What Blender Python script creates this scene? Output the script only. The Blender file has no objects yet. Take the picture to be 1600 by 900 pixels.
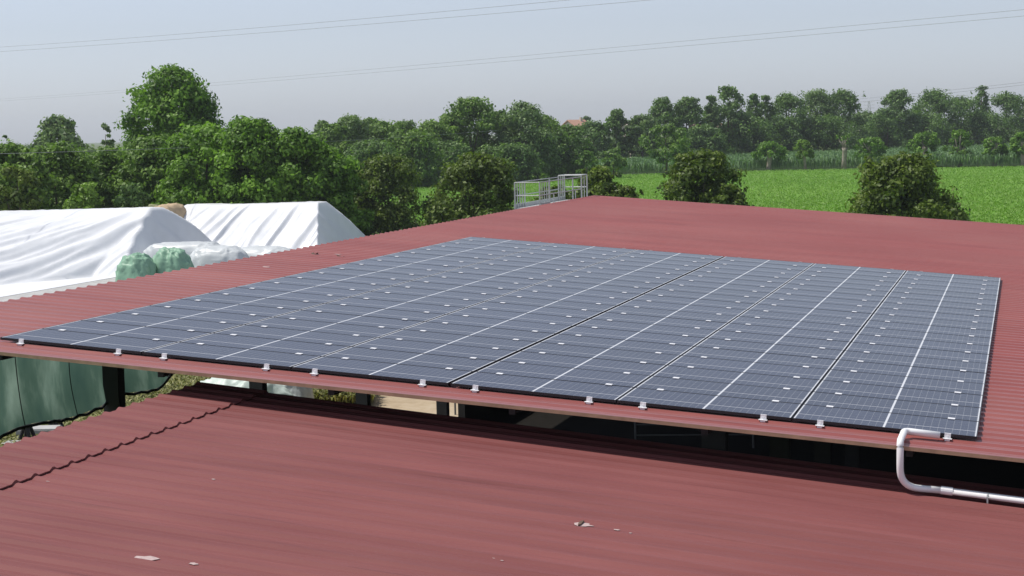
import bpy, bmesh, math, random
import numpy as np
from mathutils import Vector, Matrix, noise as mnoise

random.seed(7)
rng = np.random.default_rng(11)
scene = bpy.context.scene
COL = scene.collection

# ------------------------------------------------------------------ camera
CAM = np.array([13.2925, -20.49055, 8.23566])
FWD = np.array([-0.28221, 0.95509, -0.0903]); FWD /= np.linalg.norm(FWD)
RGT = np.array([0.95934, 0.28133, -0.02259]); RGT -= FWD * (RGT @ FWD); RGT /= np.linalg.norm(RGT)   # the phone was held 1.3 degrees off level
UPV = np.cross(RGT, FWD)
FPX = 2719.3                                    # focal length in pixels of a 1600 px wide frame
cam_data = bpy.data.cameras.new('camera')
cam_data.sensor_width = 36.0
cam_data.lens = 36.0 * FPX / 1600.0
cam_data.clip_start = 0.1
cam_data.clip_end = 12000
cam = bpy.data.objects.new('camera', cam_data)
COL.objects.link(cam)
cam.matrix_world = Matrix(((RGT[0], UPV[0], -FWD[0], CAM[0]), (RGT[1], UPV[1], -FWD[1], CAM[1]), (RGT[2], UPV[2], -FWD[2], CAM[2]), (0, 0, 0, 1)))
scene.camera = cam

# ------------------------------------------------------------------ light
SUN_DIR = np.array([-0.55, -0.08, 1.0]); SUN_DIR /= np.linalg.norm(SUN_DIR)
elev = math.asin(SUN_DIR[2]); azim = math.atan2(SUN_DIR[0], SUN_DIR[1])
world = bpy.data.worlds.new('World')
scene.world = world
world.use_nodes = True
wn, wl = world.node_tree.nodes, world.node_tree.links
wn.clear()
sky = wn.new('ShaderNodeTexSky')
sky.sky_type = 'NISHITA'
sky.sun_disc = False
sky.sun_elevation = elev
sky.sun_rotation = azim
sky.altitude = 100
sky.air_density = 1.0
sky.dust_density = 0.6
sky.ozone_density = 2.5
tint = wn.new('ShaderNodeMix'); tint.data_type = 'RGBA'; tint.blend_type = 'MULTIPLY'
tint.inputs['Factor'].default_value = 1.0
tint.inputs['B'].default_value = (0.912, 0.965, 1.105, 1)
bg = wn.new('ShaderNodeBackground'); bg.inputs['Strength'].default_value = 0.120
wo = wn.new('ShaderNodeOutputWorld')
pale = wn.new('ShaderNodeHueSaturation'); pale.inputs['Saturation'].default_value = 0.36     # hazy summer sky
wl.new(sky.outputs[0], pale.inputs['Color']); wl.new(pale.outputs[0], tint.inputs['A']); wl.new(tint.outputs['Result'], bg.inputs['Color'])
wl.new(bg.outputs[0], wo.inputs['Surface'])
sun_data = bpy.data.lights.new('sun', 'SUN')
sun_data.energy = 4.3
sun_data.angle = math.radians(0.7)
sun_data.color = (1.0, 0.95, 0.87)
sun = bpy.data.objects.new('sun', sun_data)
COL.objects.link(sun)
sun.rotation_euler = Vector((-SUN_DIR).tolist()).to_track_quat('-Z', 'Y').to_euler()
scene.view_settings.view_transform = 'Standard'
scene.view_settings.look = 'None'
scene.view_settings.gamma = 1.0
scene.view_settings.exposure = 0.0

# ------------------------------------------------------------------ helpers
def at(px, py, depth):
    """world point seen at photo pixel (1600x900) at a given depth along the view axis"""
    return CAM + depth * (FWD + RGT * (px - 800) / FPX + UPV * (450 - py) / FPX)

def horizon(px):
    return 221.517 - (221.517 - 185.208) * np.asarray(px) / 1600.0

def ground_at(px, depth):
    q = at(px, float(horizon(px)), depth); q[2] = 0.0
    return q

def z_at(py, depth, px):
    return at(px, py, depth)[2]

class MB:
    def __init__(self):
        self.v, self.f, self.m = [], [], []
    def add(self, vs, fs, mi=0):
        o = len(self.v)
        self.v += [tuple(p) for p in vs]
        self.f += [tuple(i + o for i in f) for f in fs]
        self.m += [mi] * len(fs)
        return self
    def box(self, lo, hi, mi=0, fr=None):
        x0, y0, z0 = lo; x1, y1, z1 = hi
        vs = [(x0, y0, z0), (x1, y0, z0), (x1, y1, z0), (x0, y1, z0), (x0, y0, z1), (x1, y0, z1), (x1, y1, z1), (x0, y1, z1)]
        if fr: vs = [fr(p) for p in vs]
        return self.add(vs, [(0, 3, 2, 1), (4, 5, 6, 7), (0, 1, 5, 4), (1, 2, 6, 5), (2, 3, 7, 6), (3, 0, 4, 7)], mi)
    def tube(self, pts, rad, n=8, mi=0, caps=True):
        pts = [Vector(p) for p in pts]
        rad = rad if isinstance(rad, (list, tuple)) else [rad] * len(pts)
        rings, ref = [], None
        for i, p in enumerate(pts):
            t = (pts[min(i + 1, len(pts) - 1)] - pts[max(i - 1, 0)]).normalized()
            if ref is None or abs(ref.dot(t)) > 0.98:
                ref = Vector((0, 0, 1)) if abs(t.z) < 0.9 else Vector((1, 0, 0))
            a = t.cross(ref).normalized(); b = t.cross(a).normalized(); ref = -b if False else ref
            rings.append([p + (a * math.cos(2 * math.pi * k / n) + b * math.sin(2 * math.pi * k / n)) * rad[i] for k in range(n)])
        vs = [q for r in rings for q in r]
        fs = []
        for i in range(len(pts) - 1):
            for k in range(n):
                fs.append((i * n + k, i * n + (k + 1) % n, (i + 1) * n + (k + 1) % n, (i + 1) * n + k))
        if caps:
            fs.append(tuple(range(n))[::-1]); fs.append(tuple((len(pts) - 1) * n + k for k in range(n)))
        return self.add(vs, fs, mi)
    def mesh(self, name, mats, smooth=False):
        me = bpy.data.meshes.new(name)
        me.from_pydata(self.v, [], self.f)
        for m in (mats if isinstance(mats, (list, tuple)) else [mats]): me.materials.append(m)
        if max(self.m, default=0) > 0: me.polygons.foreach_set('material_index', self.m)
        if smooth: me.polygons.foreach_set('use_smooth', [True] * len(self.f))
        me.update()
        return me
    def build(self, name, mats, parent=None, smooth=False, loc=None):
        return link(name, self.mesh(name, mats, smooth), parent, loc)

def link(name, data, parent=None, loc=None):
    o = bpy.data.objects.new(name, data)
    COL.objects.link(o)
    if parent: o.parent = parent
    if loc is not None: o.location = tuple(loc)
    return o

def thing(name, label, cat, loc=(0, 0, 0), group=None):
    o = bpy.data.objects.new(name, None)
    COL.objects.link(o)
    o.location = tuple(float(c) for c in loc)
    o.empty_display_size = 0.3
    return tag(o, label, cat, group)

def tag(o, label=None, cat=None, group=None, kind=None):
    if label: o['label'] = label
    if cat: o['category'] = cat
    if group: o['group'] = group
    if kind: o['kind'] = kind
    return o

def np_mesh(name, verts, quads, mat, attr=None):
    me = bpy.data.meshes.new(name)
    nv, nf = len(verts), len(quads)
    k = quads.shape[1]
    me.vertices.add(nv); me.loops.add(nf * k); me.polygons.add(nf)
    me.vertices.foreach_set('co', np.asarray(verts, np.float32).ravel())
    me.loops.foreach_set('vertex_index', quads.astype(np.int32).ravel())
    me.polygons.foreach_set('loop_start', np.arange(0, nf * k, k, dtype=np.int32))
    me.polygons.foreach_set('loop_total', np.full(nf, k, np.int32))
    if attr is not None:
        a = me.attributes.new('tone', 'FLOAT', 'POINT'); a.data.foreach_set('value', np.asarray(attr, np.float32))
    me.materials.append(mat)
    me.update(calc_edges=True)
    return me

# ------------------------------------------------------------------ materials
class NT:
    def __init__(self, name):
        self.m = bpy.data.materials.new(name); self.m.use_nodes = True
        self.n, self.l = self.m.node_tree.nodes, self.m.node_tree.links
        self.n.clear()
        self.out = self.n.new('ShaderNodeOutputMaterial')
        self.p = self.n.new('ShaderNodeBsdfPrincipled')
        self.l.new(self.p.outputs[0], self.out.inputs['Surface'])
    def node(self, t, **kw):
        nd = self.n.new(t)
        for k, v in kw.items(): setattr(nd, k, v)
        return nd
    def set(self, **kw):
        for k, v in kw.items(): self.p.inputs[k.replace('_', ' ')].default_value = v
        return self
    def coords(self, out='Object', scale=(1, 1, 1), rot=(0, 0, 0)):
        tc = self.node('ShaderNodeTexCoord'); mp = self.node('ShaderNodeMapping')
        mp.inputs['Scale'].default_value = scale; mp.inputs['Rotation'].default_value = rot
        self.l.new(tc.outputs[out], mp.inputs['Vector']); return mp.outputs[0]
    def noise(self, vec, scale, detail=4, rough=0.55):
        n = self.node('ShaderNodeTexNoise'); n.inputs['Scale'].default_value = scale
        n.inputs['Detail'].default_value = detail; n.inputs['Roughness'].default_value = rough
        if vec is not None: self.l.new(vec, n.inputs['Vector'])
        return n.outputs['Fac']
    def ramp(self, fac, stops):
        r = self.node('ShaderNodeValToRGB')
        els = r.color_ramp.elements
        while len(els) < len(stops): els.new(0.5)
        for e, (p, c) in zip(els, stops):
            e.position = p; e.color = (*c, 1) if len(c) == 3 else c
        self.l.new(fac, r.inputs[0]); return r.outputs[0]
    def mix(self, fac, a, b, mode='MIX'):
        m = self.node('ShaderNodeMix'); m.data_type = 'RGBA'; m.blend_type = mode
        for s, v in (('Factor', fac), ('A', a), ('B', b)):
            if hasattr(v, 'is_linked') or hasattr(v, 'links'): self.l.new(v, m.inputs[s])
            elif s == 'Factor': m.inputs[s].default_value = v
            else: m.inputs[s].default_value = (*v, 1)
        return m.outputs['Result']
    def math(self, op, a, b=None, c=None):
        m = self.node('ShaderNodeMath', operation=op)
        for i, v in enumerate((a, b, c)):
            if v is None: continue
            if hasattr(v, 'links'): self.l.new(v, m.inputs[i])
            else: m.inputs[i].default_value = v
        return m.outputs[0]
    def color(self, sock): self.l.new(sock, self.p.inputs['Base Color']); return self
    def bump(self, fac, strength=0.3, dist=0.02):
        b = self.node('ShaderNodeBump'); b.inputs['Strength'].default_value = strength; b.inputs['Distance'].default_value = dist
        self.l.new(fac, b.inputs['Height']); self.l.new(b.outputs[0], self.p.inputs['Normal']); return self

def plain(name, col, rough=0.6, metal=0.0, var=0.12, scale=6.0):
    t = NT(name); t.set(Roughness=rough, Metallic=metal)
    f = t.noise(t.coords('Object'), scale)
    t.color(t.ramp(f, [(0.3, tuple(c * (1 - var) for c in col)), (0.7, tuple(min(1, c * (1 + var)) for c in col))]))
    return t.m

def roof_paint(name, a, b, dust, rough, sheen=0.0):
    t = NT(name)
    wv = t.coords('Object')
    geo = t.node('ShaderNodeNewGeometry')
    pos = geo.outputs['Position']
    mp = t.node('ShaderNodeMapping'); mp.inputs['Scale'].default_value = (0.10, 1.1, 1.0); t.l.new(pos, mp.inputs['Vector'])
    streak = t.noise(mp.outputs[0], 2.2, 6, 0.6)
    big = t.noise(pos, 0.18, 4, 0.55)
    base = t.mix(t.ramp(streak, [(0.36, (0, 0, 0)), (0.68, (1, 1, 1))]), a, b)
    d = t.math('MULTIPLY', t.ramp(big, [(0.40, (0, 0, 0)), (0.75, (1, 1, 1))]), 0.35)
    base = t.mix(d, base, dust)
    mp2 = t.node('ShaderNodeMapping'); mp2.inputs['Scale'].default_value = (0.07, 2.6, 1.0); t.l.new(pos, mp2.inputs['Vector'])
    runs = t.ramp(t.noise(mp2.outputs[0], 3.0, 5, 0.65), [(0.60, (0, 0, 0)), (0.72, (1, 1, 1))])       # dirty run-off lines
    base = t.mix(t.math('MULTIPLY', runs, 0.45), base, tuple(c * 0.55 for c in a))
    fine = t.noise(pos, 26.0, 3, 0.7)
    spots = t.ramp(fine, [(0.70, (0, 0, 0)), (0.78, (1, 1, 1))])
    base = t.mix(t.math('MULTIPLY', spots, 0.22), base, (0.45, 0.36, 0.33))
    oi = t.node('ShaderNodeObjectInfo')
    tone = t.math('MULTIPLY_ADD', oi.outputs['Random'], 0.10, 0.95)
    hs = t.node('ShaderNodeHueSaturation'); t.l.new(base, hs.inputs['Color']); t.l.new(tone, hs.inputs['Value'])
    t.color(hs.outputs[0])
    t.l.new(t.math('MULTIPLY_ADD', streak, 0.14, rough), t.p.inputs['Roughness'])
    t.set(Specular_IOR_Level=0.42 if sheen else 0.22)
    t.set(Sheen_Weight=sheen, Sheen_Roughness=0.35, Sheen_Tint=(1.0, 0.90, 0.86, 1))
    wav = t.noise(pos, 1.3, 3, 0.5)
    t.bump(wav, 0.12, 0.03)
    return t.m

M = {}
M['roof_red'] = roof_paint('red_roof_paint', (0.225, 0.054, 0.049), (0.265, 0.070, 0.063), (0.33, 0.130, 0.112), 0.34, 0.35)
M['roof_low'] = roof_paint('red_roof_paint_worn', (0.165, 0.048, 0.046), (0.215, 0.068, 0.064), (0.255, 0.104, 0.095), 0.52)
M['foam'] = plain('insulation_foam', (0.42, 0.27, 0.17), 0.9, var=0.2)
M['steel_dark'] = plain('dark_steel', (0.016, 0.015, 0.016), 0.75)
M['concrete_post'] = plain('weathered_dark_post', (0.022, 0.021, 0.022), 0.8)
M['alu'] = plain('aluminium', (0.80, 0.80, 0.81), 0.45, 0.0, var=0.03)
M['frame'] = plain('black_anodised', (0.012, 0.012, 0.016), 0.45, var=0.1)
M['galv'] = plain('galvanised_steel', (0.47, 0.49, 0.48), 0.5, 0.15, var=0.1)
M['pvc'] = plain('white_pvc', (0.86, 0.86, 0.86), 0.35, var=0.03)
M['concrete'] = plain('grey_concrete', (0.40, 0.40, 0.39), 0.9, var=0.18, scale=1.5)
M['rust'] = plain('dry_debris', (0.12, 0.075, 0.05), 0.9, var=0.3)
M['pale_mark'] = plain('pale_mark_tone', (0.46, 0.35, 0.33), 0.7, var=0.2, scale=30)  # pale tone shared by roof patches, flecks and small debris
M['wire'] = plain('cable', (0.22, 0.225, 0.23), 0.6)
M['bark'] = plain('bark', (0.10, 0.078, 0.058), 0.95, var=0.3, scale=2)
M['bark_pale'] = plain('pale_bark', (0.30, 0.26, 0.21), 0.95, var=0.25, scale=2)
M['plaster'] = plain('pale_plaster', (0.55, 0.49, 0.40), 0.9, var=0.06)
M['white_plaster'] = plain('white_plaster', (0.70, 0.69, 0.66), 0.9, var=0.05)
M['tiles'] = plain('terracotta', (0.40, 0.23, 0.16), 0.9, var=0.15, scale=2)
M['dark_glass'] = plain('window_glass', (0.03, 0.035, 0.04), 0.15)
M['clay'] = plain('beige_sheet', (0.44, 0.33, 0.21), 0.8, var=0.2, scale=1.0)

def laminate():
    t = NT('solar_laminate')
    tc = t.node('ShaderNodeTexCoord')
    sx = t.node('ShaderNodeSeparateXYZ'); t.l.new(tc.outputs['Object'], sx.inputs[0])
    X, Y = sx.outputs['X'], sx.outputs['Y']
    L, Wd = 2.122, 1.036
    half = t.math('ABSOLUTE', t.math('SUBTRACT', X, L / 2))          # 0 at the middle, L/2 at the ends
    midline = t.math('LESS_THAN', half, 0.012)
    margin = t.math('GREATER_THAN', half, L / 2 - 0.026)
    pitch = (L / 2 - 0.032 - 0.013) / 12
    cx = t.math('FRACT', t.math('DIVIDE', t.math('SUBTRACT', half, 0.013), pitch))
    vx = t.math('LESS_THAN', t.math('ABSOLUTE', t.math('SUBTRACT', cx, 0.5)), 0.5 - 0.030)      # inside the cell
    py = (Wd - 0.030) / 6
    qy = t.math('DIVIDE', t.math('SUBTRACT', Y, 0.015), py)
    cy = t.math('FRACT', qy)
    vy = t.math('LESS_THAN', t.math('ABSOLUTE', t.math('SUBTRACT', cy, 0.5)), 0.5 - 0.012)
    string = t.math('LESS_THAN', t.math('ABSOLUTE', t.math('SUBTRACT', qy, 2.0)), 0.055)
    inside = t.math('MULTIPLY', vx, vy)
    oi = t.node('ShaderNodeObjectInfo')
    cells = t.mix(oi.outputs['Random'], (0.009, 0.013, 0.036), (0.014, 0.019, 0.048))
    # thin busbars across each cell
    bus = t.math('LESS_THAN', t.math('FRACT', t.math('MULTIPLY', cy, 9.0)), 0.07)
    cells = t.mix(t.math('MULTIPLY', bus, 0.35), cells, (0.20, 0.21, 0.23))
    base = t.mix(inside, (0.15, 0.155, 0.175), cells)
    base = t.mix(string, base, (0.46, 0.46, 0.48))
    base = t.mix(t.math('MAXIMUM', midline, margin), base, (0.62, 0.63, 0.65))
    dirt = t.noise(t.coords('Object', (1, 1, 1)), 3.0, 5, 0.6)
    base = t.mix(t.math('MULTIPLY', dirt, 0.05), base, (0.42, 0.38, 0.34))
    t.color(base)
    t.set(Specular_IOR_Level=0.36)
    t.l.new(t.math('MULTIPLY_ADD', dirt, 0.08, 0.07), t.p.inputs['Roughness'])
    # textured low-reflection glass: only part of the surface acts as a mirror
    df = t.node('ShaderNodeBsdfDiffuse'); t.l.new(base, df.inputs['Color'])
    ms = t.node('ShaderNodeMixShader'); ms.inputs[0].default_value = 0.33
    t.l.new(t.p.outputs[0], ms.inputs[1]); t.l.new(df.outputs[0], ms.inputs[2]); t.l.new(ms.outputs[0], t.out.inputs['Surface'])
    return t.m
M['laminate'] = laminate()

def leaf_mat(name, dark, light, trans=0.25):
    t = NT(name)
    at_ = t.node('ShaderNodeAttribute'); at_.attribute_name = 'tone'
    big = t.noise(t.coords('Object'), 0.35, 3)
    f = t.math('MULTIPLY_ADD', big, 0.7, t.math('MULTIPLY_ADD', at_.outputs['Fac'], 0.9, -0.30))
    c = t.ramp(f, [(0.05, dark), (0.95, light)])
    t.color(c); t.set(Roughness=0.55, Specular_IOR_Level=0.35)
    tr = t.node('ShaderNodeBsdfTranslucent'); t.l.new(t.mix(1.0, c, (1.0, 1.15, 0.55), 'MULTIPLY'), tr.inputs['Color'])
    ms = t.node('ShaderNodeMixShader'); ms.inputs[0].default_value = trans
    t.l.new(t.p.outputs[0], ms.inputs[1]); t.l.new(tr.outputs[0], ms.inputs[2]); t.l.new(ms.outputs[0], t.out.inputs['Surface'])
    return t.m
LEAF = {
    'bright': leaf_mat('leaf_bright_green', (0.044, 0.110, 0.012), (0.225, 0.400, 0.052), 0.38),
    'mid': leaf_mat('leaf_mid_green', (0.055, 0.120, 0.022), (0.230, 0.365, 0.070), 0.38),
    'olive': leaf_mat('leaf_olive_green', (0.034, 0.068, 0.010), (0.180, 0.250, 0.036), 0.35),
    'dark': leaf_mat('leaf_dark_green', (0.050, 0.105, 0.030), (0.190, 0.310, 0.080), 0.35),
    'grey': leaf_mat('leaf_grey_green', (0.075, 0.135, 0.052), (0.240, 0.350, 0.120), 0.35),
    'lime': leaf_mat('leaf_light_green', (0.080, 0.160, 0.020), (0.260, 0.410, 0.065), 0.38),
}
M['corn_leaf'] = leaf_mat('corn_leaf', (0.085, 0.165, 0.062), (0.230, 0.380, 0.165), 0.32)
M['crop_leaf'] = leaf_mat('crop_leaf', (0.110, 0.230, 0.022), (0.215, 0.380, 0.055), 0.3)
M['straw_grass'] = leaf_mat('dry_grass', (0.13, 0.15, 0.035), (0.33, 0.31, 0.11), 0.2)

def ground_mat(name, stops, s1, s2, rough=0.95, bump=0.0):
    t = NT(name); pos = t.node('ShaderNodeNewGeometry').outputs['Position']
    a = t.noise(pos, s1, 6, 0.6); b = t.noise(pos, s2, 5, 0.65)
    f = t.math('MULTIPLY_ADD', a, 0.5, t.math('MULTIPLY', b, 0.5))
    t.color(t.ramp(f, stops)); t.set(Roughness=rough, Specular_IOR_Level=0.15)
    if bump: t.bump(b, bump, 0.1)
    return t.m
M['ground'] = ground_mat('meadow_ground', [(0.35, (0.055, 0.095, 0.022)), (0.52, (0.105, 0.140, 0.040)), (0.66, (0.19, 0.17, 0.075))], 0.05, 1.2)
M['field'] = ground_mat('green_crop_ground', [(0.38, (0.085, 0.200, 0.020)), (0.50, (0.125, 0.275, 0.030)), (0.62, (0.185, 0.330, 0.055))], 0.035, 0.9)
M['cornsoil'] = ground_mat('corn_ground', [(0.36, (0.030, 0.060, 0.022)), (0.64, (0.060, 0.100, 0.035))], 0.2, 2.0)
M['yard'] = ground_mat('dusty_concrete_yard', [(0.32, (0.33, 0.255, 0.165)), (0.5, (0.42, 0.335, 0.23)), (0.66, (0.47, 0.40, 0.30))], 0.25, 3.0)
M['barn_floor'] = ground_mat('barn_floor', [(0.35, (0.007, 0.006, 0.005)), (0.65, (0.014, 0.012, 0.010))], 0.5, 4.0)  # near black: the interior's shade is put into the floor colour
M['shade_wall'] = plain('shade_wall_dark', (0.05, 0.048, 0.046), 0.8)  # for the added walls that darken the barn

def tarp(name, col, rough=0.42):
    t = NT(name); pos = t.coords('Object')
    n = t.noise(pos, 0.7, 5, 0.6)
    t.color(t.ramp(n, [(0.3, tuple(c * 0.90 for c in col)), (0.7, col)])); t.set(Roughness=rough, Specular_IOR_Level=0.4)
    t.bump(t.noise(t.coords('Object', (1.0, 0.35, 0.5), (0, 0, 0.5)), 2.2, 3, 0.5), 0.18, 0.08)
    return t.m
M['tarp_white'] = tarp('white_silage_film', (0.79, 0.805, 0.825))
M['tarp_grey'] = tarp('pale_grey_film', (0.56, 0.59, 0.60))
M['tarp_green'] = tarp('pale_green_film', (0.22, 0.39, 0.27), 0.5)

def net_mat():
    t = NT('green_shade_net'); pos = t.coords('Object')
    n = t.noise(t.coords('Object', (1, 0.8, 0.35)), 1.4, 5, 0.6)
    c = t.ramp(n, [(0.3, (0.045, 0.085, 0.078)), (0.52, (0.080, 0.128, 0.108)), (0.72, (0.22, 0.28, 0.25))])
    t.color(c); t.set(Roughness=0.75)
    tr = t.node('ShaderNodeBsdfTranslucent'); t.l.new(t.mix(1.0, c, (1.5, 1.6, 1.5), 'MULTIPLY'), tr.inputs['Color'])
    ms = t.node('ShaderNodeMixShader'); ms.inputs[0].default_value = 0.55
    t.l.new(t.p.outputs[0], ms.inputs[1]); t.l.new(tr.outputs[0], ms.inputs[2]); t.l.new(ms.outputs[0], t.out.inputs['Surface'])
    return t.m
M['net'] = net_mat()

# ------------------------------------------------------------------ ground
def sheet(name, pts, z, mat, kind='structure'):
    mb = MB(); mb.add([(p[0], p[1], z) for p in pts], [tuple(range(len(pts)))])
    return tag(mb.build(name, mat), kind=kind)
sheet('ground', [(-3000, -600), (3000, -600), (3000, 4000), (-3000, 4000)], 0.0, M['ground'])
def gp(px, D): return ground_at(px, D)
field_pts = [gp(560, 160), gp(1000, 96), gp(2200, 96), gp(2600, 300), gp(1600, 296), gp(1200, 306), gp(1000, 300), gp(820, 288), gp(560, 270)]
sheet('field', field_pts, 0.004, M['field'])
corn_pts = [gp(800, 288), gp(1000, 303), gp(1200, 309), gp(1600, 300), gp(2300, 305), gp(2300, 640), gp(1600, 436), gp(1300, 392), gp(1000, 356), gp(800, 318)]
sheet('cornfield_soil', corn_pts, 0.006, M['cornsoil'])
sheet('yard', [(-9.0, 24.0), (-2.0, 24.0), (-2.0, 47.0), (-9.5, 47.0)], 0.012, M['yard'])
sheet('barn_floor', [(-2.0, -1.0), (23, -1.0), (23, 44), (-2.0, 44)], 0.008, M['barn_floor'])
sheet('silage_apron', [(-70, 40), (-12, 40), (-12, 92), (-70, 92)], 0.004, M['concrete'])

# ------------------------------------------------------------------ upper barn
SL = math.tan(math.radians(4.4855))            # fall of the upper roof towards +X
Z0 = 5.60                                     # glass plane of the array at its front left corner
PAN = -0.085                                  # roof pan below the glass plane
def zup(x, off=0.0): return Z0 + off - SL * x
RIB = 0.35
def profile(n, hr):
    """(y, z) of the sheet's upper skin, n ribs"""
    pr = [(0.0, 0.0)]
    for i in range(n):
        y = i * RIB
        pr += [(y + 0.100, 0.0), (y + 0.108, 0.003), (y + 0.124, 0.003), (y + 0.132, 0.0), (y + 0.190, 0.0), (y + 0.248, hr), (y + 0.282, hr), (y + 0.340, 0.0)]
    pr.append((n * RIB, 0.0))
    return pr
def roof_sheet_mesh(name, length, n, slope, thick, mats, hr, seg=1):
    pr = profile(n, hr); mb = MB(); k = len(pr)
    xs = [length * i / seg for i in range(seg + 1)]
    top = [(x, y, z - slope * x) for x in xs for y, z in pr]
    mb.add(top, [(i * k + j, (i + 1) * k + j, (i + 1) * k + j + 1, i * k + j + 1) for i in range(seg) for j in range(k - 1)], 0)
    # foam body: ends, sides, bottom skin
    for x, rev in ((0.0, False), (length, True)):
        for j in range(k - 1):
            (ya, za), (yb, zb) = pr[j], pr[j + 1]
            q = [(x, ya, za - slope * x), (x, yb, zb - slope * x), (x, yb, -thick - slope * x), (x, ya, -thick - slope * x)]
            mb.add(q[::-1] if rev else q, [(0, 1, 2, 3)], 0 if j % 8 in (5, 6, 7) else 1)
    w = n * RIB
    for y, rev in ((0.0, True), (w, False)):
        q = [(0, y, 0), (length, y, -slope * length), (length, y, -thick - slope * length), (0, y, -thick)]
        mb.add(q[::-1] if rev else q, [(0, 1, 2, 3)], 1)
    mb.add([(0, 0, -thick), (0, w, -thick), (length, w, -thick - slope * length), (length, 0, -thick - slope * length)], [(0, 1, 2, 3)], 2)
    return mb.mesh(name, mats)
XL, XR, YF, YB = -2.30, 21.6, -0.60, 43.5
barn = thing('open_barn', 'large open barn under a low red metal roof carrying the solar panels', 'barn', (0, 0, 0))
n_sheets = 42
sm = roof_sheet_mesh('roof_sheet', XR - XL, 3, SL, 0.045, [M['roof_red'], M['foam'], M['steel_dark']], 0.026)
for i in range(n_sheets):
    link('roof_sheet', sm, barn, (XL, YF + i * 3 * RIB, zup(XL, PAN + random.uniform(-0.0015, 0.0015))))
# purlins along Y, rafters along X, posts
pm = MB().box((-0.04, YF + 0.10, -0.08), (0.04, YB - 0.1, 0.0)).mesh('purlin', M['steel_dark'])
for x in np.arange(XL + 0.25, XR, 2.35):
    link('purlin', pm, barn, (float(x), 0, zup(float(x), PAN - 0.052)))
bays = [0.79 + 5.99 * i for i in range(8)]
fr = lambda p: (p[0], p[1], p[2] - SL * p[0])
rm = MB().box((XL + 0.05, -0.07, -0.13), (XR - 0.2, 0.07, 0.0), fr=fr).mesh('rafter', M['steel_dark'])
postm = {}
for x in (-2.15, 9.6, 21.2):
    ztop = zup(x, PAN - 0.052 - 0.082 - 0.13)
    postm[x] = (MB().box((-0.15, -0.12, 0), (0.15, -0.09, ztop)).box((-0.15, 0.09, 0), (0.15, 0.12, ztop)).box((-0.02, -0.09, 0), (0.02, 0.09, ztop))
                .box((-0.19, -0.16, ztop - 0.03), (0.19, 0.16, ztop - 0.002)).box((-0.22, -0.2, 0), (0.22, 0.2, 0.04)).mesh('post', M['concrete_post']))
for y in bays:
    link('rafter', rm, barn, (0, y, Z0 + PAN - 0.052 - 0.082))
    for x in (-2.15, 9.6, 21.2): link('post', postm[x], barn, (x, y, 0))
wall_top = lambda p: (p[0], p[1], 0.0 if p[2] < 1 else zup(p[0], PAN - 0.30))
MB().box((-1.9, YB - 0.95, 0), (XR - 0.4, YB - 0.85, 2.0), fr=wall_top).build('added_rear_wall', M['shade_wall'], barn)  # unseen wall, added to close the far end and darken the interior
MB().box((XR - 0.3, 0.2, 0), (XR - 0.2, YB - 1.0, 3.3)).build('added_side_wall', M['shade_wall'], barn)  # unseen wall, added on the right to keep daylight out
MB().box((-1.86, 25.2, 0), (-1.66, YB - 1.0, 2.3)).build('added_shade_wall', M['shade_wall'], barn)  # added to shade and hide the sunlit strip of barn floor

# ------------------------------------------------------------------ lower barn
SL2 = math.tan(math.radians(5.6)); ZL = 5.205
def zlow(x, off=0.0): return ZL + off - SL2 * x
LX, LYB, LYF = 2.72, 0.46, -17.5
XJ = 3.66
shed = thing('lower_shed', 'lower shed with worn red ribbed metal roof in the foreground', 'shed', (0, 0, 0))
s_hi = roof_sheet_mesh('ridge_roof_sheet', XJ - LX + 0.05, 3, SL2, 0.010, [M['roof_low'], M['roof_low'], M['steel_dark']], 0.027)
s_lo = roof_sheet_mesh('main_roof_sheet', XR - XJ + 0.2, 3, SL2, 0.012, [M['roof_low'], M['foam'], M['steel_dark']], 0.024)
for i in range(17):
    y = LYB - (i + 1) * 3 * RIB
    dz = random.uniform(-0.003, 0.003)
    link('roof_sheet', s_hi, shed, (LX, y, zlow(LX, 0.022 + dz)))
    link('roof_sheet', s_lo, shed, (XJ - 0.15, y, zlow(XJ - 0.15, 0.5 * dz)))
lf = lambda p: (p[0], p[1], p[2] - SL2 * p[0])
pm = MB().box((-0.05, LYF, -0.14), (0.05, LYB - 0.05, 0.0)).mesh('purlin', M['steel_dark'])
for x in np.arange(LX + 0.35, XR, 2.3): link('purlin', pm, shed, (float(x), 0, zlow(float(x), -0.016)))
rm2 = MB().box((LX + 0.15, -0.08, -0.24), (XR, 0.08, 0), fr=lf).mesh('rafter', M['steel_dark'])
for y in (-0.6, -6.0, -11.5, -17.0):
    link('rafter', rm2, shed, (0, y, ZL - 0.016 - 0.142))
    for x in (LX + 0.5, 12.0, 21.0):
        MB().box((-0.12, -0.12, 0), (0.12, 0.12, zlow(x, -0.41))).build('post', M['steel_dark'], shed, loc=(x, y, 0))

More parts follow.
